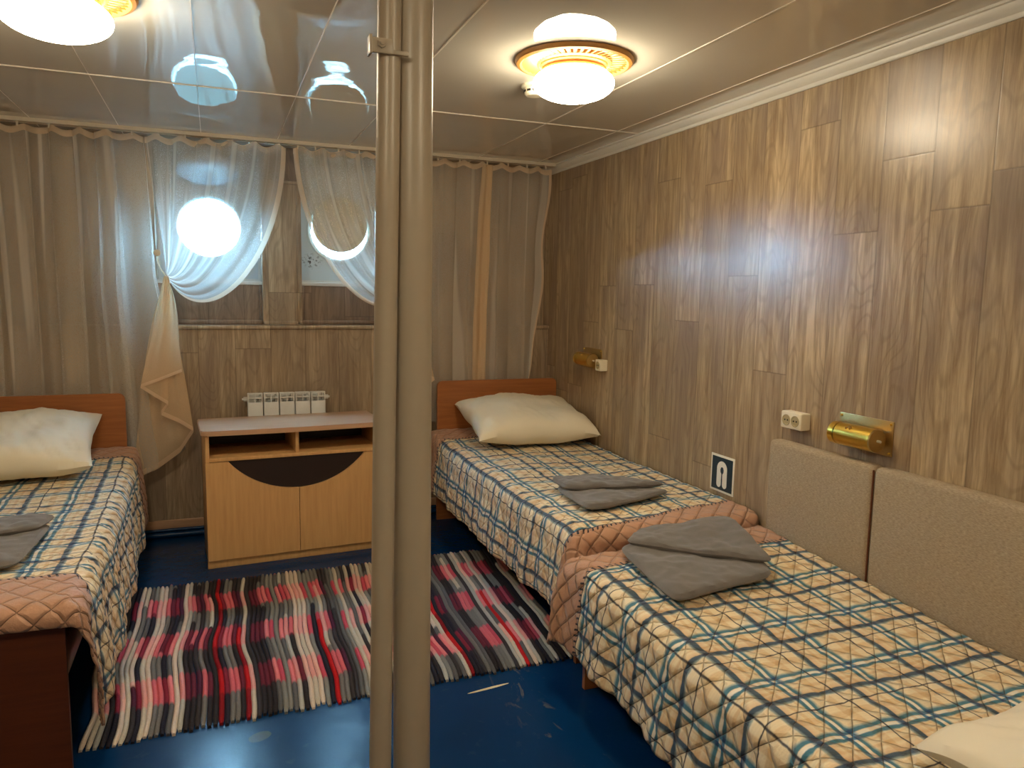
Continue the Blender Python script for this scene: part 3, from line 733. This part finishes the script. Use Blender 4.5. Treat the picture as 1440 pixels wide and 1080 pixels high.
def blanket(label, low, up, z0, th, seed):
    t = empty('folded_blanket', (0, 0, 0)); cx = sum(p[0] for p in low)/4; cy = sum(p[1] for p in low)/4
    t.location = (cx, cy, z0(cx, cy)); L = t.location
    sh = lambda q: [(x-L.x, y-L.y) for x, y in q]
    zz = lambda x, y: z0(x+L.x, y+L.y)-L.z
    bm = bmesh.new(); slab(bm, sh(low), zz, th, seed=seed); bmesh.ops.remove_doubles(bm, verts=bm.verts, dist=.0006); a = link('lower_fold', bm, 'fleece', t)
    bm = bmesh.new(); slab(bm, sh(up), lambda x, y: zz(x, y)+th*.86, th*.9, seed=seed+5); bmesh.ops.remove_doubles(bm, verts=bm.verts, dist=.0006); b = link('upper_fold', bm, 'fleece', t)
    for o in (a, b):
        for p in o.data.polygons: p.use_smooth = True
    return tag(t, label, 'blanket', 'folded grey blankets')
blanket('large folded grey blanket on the foreground bed by the tan border', [(1.345, 2.33), (1.86, 2.36), (1.745, 1.955), (1.290, 1.885)],
        [(1.50, 2.43), (1.87, 2.38), (1.765, 1.975), (1.36, 2.30)], lambda x, y: z2(x, y)+.016, .036, 1.0)
blanket('folded grey blanket at the foot of the far right bed', [(1.42, 3.03), (1.70, 3.02), (1.86, 2.76), (1.40, 2.68)],
        [(1.42, 3.08), (1.66, 3.10), (1.86, 2.79), (1.415, 2.92)], lambda x, y: z1(x, y)+.014, .034, 2.0)
blanket('folded grey blanket on the left bed, cut by the left edge', [(-1.00, 3.17), (-.58, 3.16), (-.60, 2.70), (-1.02, 2.66)],
        [(-1.00, 3.20), (-.57, 3.18), (-.60, 3.02), (-1.02, 2.86)], lambda x, y: z3(x, y)+.014, .034, 3.0)

# ------------------------------------------------------------------ rag rug
def rug():
    NL, NR, FR, FL = Vector((-.436, 2.53)), Vector((1.343, 2.575)), Vector((1.439, 3.90)), Vector((-.464, 3.875))
    bm = bmesh.new(); cl = bm.verts.layers.float_color.new('rag')
    rnd = random.Random(5); nc = 100; ny = 74
    dark = [srgb(48, 44, 46), srgb(60, 56, 58), srgb(40, 38, 48)]; mid = [srgb(120, 118, 114), srgb(98, 98, 98), srgb(136, 136, 130)]; lite = [srgb(206, 196, 178), srgb(222, 204, 186), srgb(184, 182, 172)]
    pinkd = [srgb(112, 42, 58), srgb(84, 38, 60), srgb(140, 44, 62)]; pinkm = [srgb(222, 112, 120), srgb(236, 134, 138), srgb(206, 84, 100)]; pinkl = [srgb(232, 168, 160), srgb(240, 186, 172), srgb(228, 150, 146)]
    red = srgb(196, 30, 34); dred = srgb(140, 24, 30)
    kinds = []
    while len(kinds) < nc:
        k_ = rnd.choices('DMLR', (27, 30, 34, 6))[0]; kinds += [k_]*(1 if k_ == 'R' else rnd.choice((1, 1, 1, 2, 2)))
    def wig(y, i): return .007*nz(y*2.6+20, i*.05, 1)*2+.0025*nz(y*7, i*.15, 4)
    prevk = 4
    for i in range(nc):
        k_ = kinds[i]; free = rnd.random() < {'D': .4, 'M': .15, 'L': .25, 'R': 0}[k_]; lo = rnd.uniform(-.012, .012); hi = rnd.uniform(-.012, .012); tone = rnd.random()
        jit = rnd.uniform(0, 1); rows = []; phs = rnd.uniform(-.02, .02)
        seg = []; kk = k_; nxt = rnd.uniform(.15, .7)
        for j in range(ny+1):
            t_ = j/ny
            if t_ > nxt: kk = rnd.choices((k_, rnd.choice('DML')), (4, 2))[0]; nxt = t_+rnd.uniform(.2, .6)
            zone = int(max(0, t_*1.36+phs*.6)/.1945) % 2
            if free: zone = 0
            if kk == 'R': c = red if (zone or tone > .5) else dred
            else:
                c = {('D', 0): dark, ('M', 0): mid, ('L', 0): lite, ('D', 1): pinkd, ('M', 1): pinkm, ('L', 1): pinkl}[kk, zone][int(tone*2.99)]
            e = min(1, min(t_, 1-t_)*ny/2.0)
            tt = -lo/1.36 + t_*(1+(lo+hi)/1.36)
            s0 = i/nc; s1 = (i+1)/nc; row = []
            crink = 1+(.30 if kk == 'L' else .10)*nz(t_*70, i*3.1, 6)
            for q in range(6):
                f = q/5; prof = sin(pi*f)**.55; wdt = (f-.5)*(.62+.38*e**.5)+.5
                s_ = lerp(s0, s1, wdt)+wig(t_*1.36, i)
                A = NL.lerp(NR, s_); B = FL.lerp(FR, s_); P = A.lerp(B, tt)
                z = .004+.0105*prof*crink*(.4+.6*e)+.004*nz(P.x*4, P.y*4, 3)+.002
                v = bm.verts.new((P.x, P.y, max(.0015, z))); v[cl] = (*c, 1); row.append(v)
            rows.append(row)
        for j in range(ny):
            for q in range(5): bm.faces.new((rows[j][q], rows[j][q+1], rows[j+1][q+1], rows[j+1][q]))
        for r_ in (rows[0], rows[-1]):
            b0 = bm.verts.new((r_[0].co.x, r_[0].co.y, .0005)); b0[cl] = r_[0][cl]; b1 = bm.verts.new((r_[-1].co.x, r_[-1].co.y, .0005)); b1[cl] = r_[0][cl]
            bm.faces.new([b0]+r_+[b1])
    o = link('rag_rug', bm, 'rug')
    for p in o.data.polygons: p.use_smooth = True
    tag(o, 'striped rag rug of pink, red, grey and black cords on blue floor', 'rug')
rug()

# ------------------------------------------------------------------ cabinet
t = empty('tv_cabinet', (-.068, 4.065, 0), (0, 0, radians(3.6))); tag(t, 'beech cabinet with two open shelves and curved dark panel above its doors', 'cabinet')
W, D, H = .93, .40, .728
for a, b in ((0.008, .026), (W-.026, W-.008)): link('side_panel', mbox(a, b, .012, D, .0, H-.026, bev=.001), 'beech', t)
bm = bmesh.new(); pts = [(-.012, D+.01), (-.012, .02)]
for i in range(1, 7): a = pi+pi/2*i/6; pts.append((.018+.03*cos(a), .02+.03*sin(a)))
for i in range(1, 24): u = .02+(W-.04)*i/24; pts.append((u, -.010-.016*sin(pi*i/24)))
for i in range(0, 7): a = -pi/2+pi/2*i/6; pts.append((W-.018+.03*cos(a), .02+.03*sin(a)))
pts.append((W+.012, D+.01))
prism(bm, pts, H-.026, H, lambda u, v, q: (u, v, q)); bmesh.ops.bevel(bm, geom=[e for e in bm.edges if e.is_manifold and abs(e.verts[0].co.z-e.verts[1].co.z) < 1e-6], offset=.005, segments=3, affect='EDGES')
link('cabinet_top', bm, 'beechtop', t)
link('middle_shelf', mbox(.026, W-.026, .004, D-.01, .565, .583, bev=.001), 'beech', t)
link('divider', mbox(W/2-.009, W/2+.009, .014, D-.01, .583, H-.026, bev=.001), 'beech', t)
link('back_panel', mbox(.026, W-.026, D-.012, D-.004, .05, H-.026), 'blk', t, smooth=False)
link('bottom_shelf', mbox(.026, W-.026, .02, D-.012, .042, .058), 'beech', t, smooth=False)
link('plinth', mbox(.004, W-.004, .010, .026, 0, .040, bev=.001), 'beech', t)
# curved dark panel: recessed board behind the doors' arc
link('curved_dark_panel', mbox(.09, W-.09, .016, .022, .36, .564), 'blk', t, smooth=False)
zt_, zb_ = .562, .045; ax0, ax1, az = .115, W-.105, .395
cxa = (ax0+ax1)/2; hw = (ax1-ax0)/2; dep = zt_-az; Rr = (hw*hw+dep*dep)/(2*dep); czc = az+Rr
def arcz(x): return czc-math.sqrt(max(0, Rr*Rr-(x-cxa)**2))
for s in (0, 1):
    bm = bmesh.new()
    if s == 0:
        pts = [(.006, zb_), (cxa-.0015, zb_)]+[(lerp(cxa-.0015, ax0, i/24), arcz(lerp(cxa-.0015, ax0, i/24))) for i in range(25)]+[(.006, zt_)]
    else:
        pts = [(cxa+.0015, zb_), (W-.006, zb_), (W-.006, zt_)]+[(lerp(ax1, cxa+.0015, i/24), arcz(lerp(ax1, cxa+.0015, i/24))) for i in range(25)]
    prism(bm, pts, -.004, .013, lambda u, v, q: (u, q, v)); link('door', bm, 'beech', t)
# radiator behind it
t = empty('radiator', (.39, 4.65, 0)); tag(t, 'white sectional radiator on wall behind the beech cabinet', 'radiator')
for i in range(5):
    x = -.225+i*.090; bm = bmesh.new()
    box(bm, x+.003, x+.087, -.045, .030, .30, .79, bev=.004)
    # open top grille: 2 x 2 windows, leaning back
    for a, b in ((.003, .011), (.041, .048), (.079, .087)): box(bm, x+a, x+b, -.040, -.020, .785, .842, bev=.0015)
    for a, b in ((.784, .790), (.810, .816), (.836, .843)): box(bm, x+.003, x+.087, -.041, -.019, a, b, bev=.0015)
    box(bm, x+.004, x+.086, .020, .030, .785, .838, bev=.003)
    for a in (.012, .071): box(bm, x+a-.002, x+a+.006, -.022, .024, .785, .836)
    link('radiator_section', bm, 'white', t)
for s in (-1, 1):
    bm = bmesh.new(); cyl(bm, (s*.222, 0, .805), (s*.243, 0, .805), .014, seg=16); cyl(bm, (s*.243, 0, .805), (s*.252, 0, .805), .007, seg=12); link('end_plug', bm, 'white', t)
bm = bmesh.new(); cyl(bm, (0, .025, .6), (0, .06, .6), .010, seg=12); link('wall_bracket', bm, 'white', t)

# ------------------------------------------------------------------ upholstered wall panels
for i in range(4):
    y1 = (2.385, 1.867, 1.297, .727)[i]; y0 = (1.869, 1.299, .729, .159)[i]
    bm = bmesh.new(); box(bm, 2.052, 2.118, y0, y1, .36, .892, bev=.022, seg=4)
    o = link('wall_cushion_panel', bm, 'uph')
    bm = bmesh.new(); cyl(bm, (2.060, y0+.001, .37), (2.060, y0+.001, .878), .0030, seg=12); link('piping', bm, 'beddark', o)
    tag(o, ['beige upholstered wall panel beside the near bed, the one farthest from the camera', 'beige upholstered wall panel running out of the right edge, below the brass lamp',
            'beige upholstered wall panel next nearer the camera, outside the right edge', 'beige upholstered wall panel nearest the camera at the bed head'][i], 'wall panel', 'beige upholstered wall panels')

# ------------------------------------------------------------------ brass reading lamps
def wall_lamp(loc, label):
    t = empty('reading_lamp', loc); tag(t, label, 'wall lamp', 'brass wall lamps')
    bm = bmesh.new(); box(bm, -.004, 0, -.118, .118, -.060, .060, bev=.001); pt = link('backplate', bm, 'brassd', t)
    for a in (-1, 1):
        for b in (-1, 1): bm = bmesh.new(); cyl(bm, (-.004, a*.108, b*.050), (-.009, a*.108, b*.050), .005, .003, seg=12); link('screw', bm, 'brass', pt)
    cx, cz, R = -.052, -.006, .040
    bm = bmesh.new()
    # open-backed half shell: tube with a slot facing up and back
    n = 44; a0, a1 = radians(62), radians(62+322); rows = []
    for r in (R, R-.002):
        for y in (-.095, .058):
            rows.append([bm.verts.new((cx+r*cos(a0+(a1-a0)*i/n), y, cz+r*sin(a0+(a1-a0)*i/n))) for i in range(n+1)])
    for i in range(n):
        bm.faces.new((rows[0][i], rows[0][i+1], rows[1][i+1], rows[1][i])); bm.faces.new((rows[2][i], rows[2][i+1], rows[3][i+1], rows[3][i]))
        for p_, q_ in ((0, 2), (1, 3)): bm.faces.new((rows[p_][i], rows[p_][i+1], rows[q_][i+1], rows[q_][i]))
    for i in (0, n): bm.faces.new((rows[0][i], rows[1][i], rows[3][i], rows[2][i]))
    sh = link('lamp_shade', bm, 'brass', t)
    bm = bmesh.new(); cyl(bm, (cx, -.095, cz), (cx, -.100, cz), R+.0005, R-.002, seg=48); link('end_disc', bm, 'brassd', t)
    bm = bmesh.new(); cyl(bm, (cx, .063, cz), (cx, .086, cz), R, R, seg=48); cyl(bm, (cx, .086, cz), (cx, .089, cz), R, R-.004, seg=48); link('end_cap', bm, 'brass', t)
    bm = bmesh.new(); cyl(bm, (cx, .057, cz), (cx, .064, cz), R-.0035, seg=40); link('dark_gap', bm, 'dark', t)
    bm = bmesh.new(); cyl(bm, (cx, -.100, cz), (cx, -.114, cz), .0045, seg=16); link('switch_knob', bm, 'cream', t)
    bm = bmesh.new(); box(bm, cx-.030, cx-.016, -.004, .004, cz+.030, cz+.036, bev=.001); box(bm, cx-.035, cx-.018, -.010, -.006, cz+.026, cz+.033, bev=.001); box(bm, cx-.035, cx-.018, .006, .010, cz+.026, cz+.033, bev=.001); link('clip', bm, 'brassd', t)
    bm = bmesh.new(); cyl(bm, (-.004, 0, cz), (cx+R-.002, 0, cz), .007, seg=16); link('mounting_stem', bm, 'brassd', t)
    return t
wall_lamp((XR, 1.972, .982), 'cylindrical brass reading lamp above the upholstered panels')
wall_lamp((XR, 4.04, 1.070), 'small brass reading lamp above the far right bed pillow')
def socket(loc, wy, n, label):
    t = empty('wall_socket', loc); tag(t, label, 'socket')
    d, h = .048, .066
    bm = bmesh.new(); box(bm, -d, 0, -wy/2, wy/2, -h/2, h/2, bev=.005, seg=3); bd = link('housing', bm, 'cream', t)
    for i in range(n):
        y = (i-(n-1)/2)*.048
        bm = bmesh.new(); prof = [(.0175, 0), (.0195, -.002), (.0215, -.0015), (.0215, .0005), (.0175, .0006)]
        lathe(bm, [(.0215, .0), (.0215, .002), (.019, .0025), (.0175, .0012), (.0165, .0004), (0, .0004)], 32)
        bmesh.ops.rotate(bm, verts=bm.verts, cent=(0, 0, 0), matrix=Matrix.Rotation(-pi/2, 3, 'Y')); bmesh.ops.translate(bm, verts=bm.verts, vec=(-d, y, 0)); fc = link('outlet', bm, 'out', t)
        bm = bmesh.new()
        for s in (-1, 1): cyl(bm, (-d-.0002, y+s*.0075, 0), (-d-.0016, y+s*.0075, 0), .0032, seg=12)
        link('pin_hole', bm, 'dark', fc)
    return t
M['out'] = plain('shaded_cream_plastic', srgb(176, 160, 118), .4, bump=0)
socket((XR, 2.290, .978), .110, 2, 'cream double wall socket above the first upholstered panel')
socket((XR, 3.885, 1.042), .066, 1, 'cream single wall socket beside the small brass lamp')

# ------------------------------------------------------------------ life jacket sign
t = empty('safety_sign', (XR, 2.750, .655)); tag(t, 'small square white and dark teal life jacket sign on the right wall', 'sign')
link('sign_board', mbox(-.004, 0, -.083, .083, -.085, .085, bev=.0008), 'sign_w', t)
link('teal_field', mbox(-.0048, -.004, -.073, .073, -.075, .075), 'sign_b', t, smooth=False)
bm = bmesh.new(); pts = []
for i in range(25): a = pi*i/24; pts.append((.036*cos(a), .022+.036*sin(a)))
pts += [(-.036, -.045)]
for i in range(9): a = pi+pi*i/8; pts.append((-.0205+.0155*cos(a), -.048+.0155*sin(a)))
pts += [(-.005, -.03), (-.004, .0)]
for i in range(9): a = radians(250)-radians(320)*i/8; pts.append((.0005+.0125*cos(a), .016+.017*sin(a)))
pts += [(.004, .0), (.005, -.03)]
for i in range(9): a = pi+pi*i/8; pts.append((.0205+.0155*cos(a), -.048+.0155*sin(a)))
prism(bm, pts, -.0056, -.0048, lambda u, v, q: (q, -u, v)); link('life_jacket_pictogram', bm, 'sign_w', t, smooth=False)
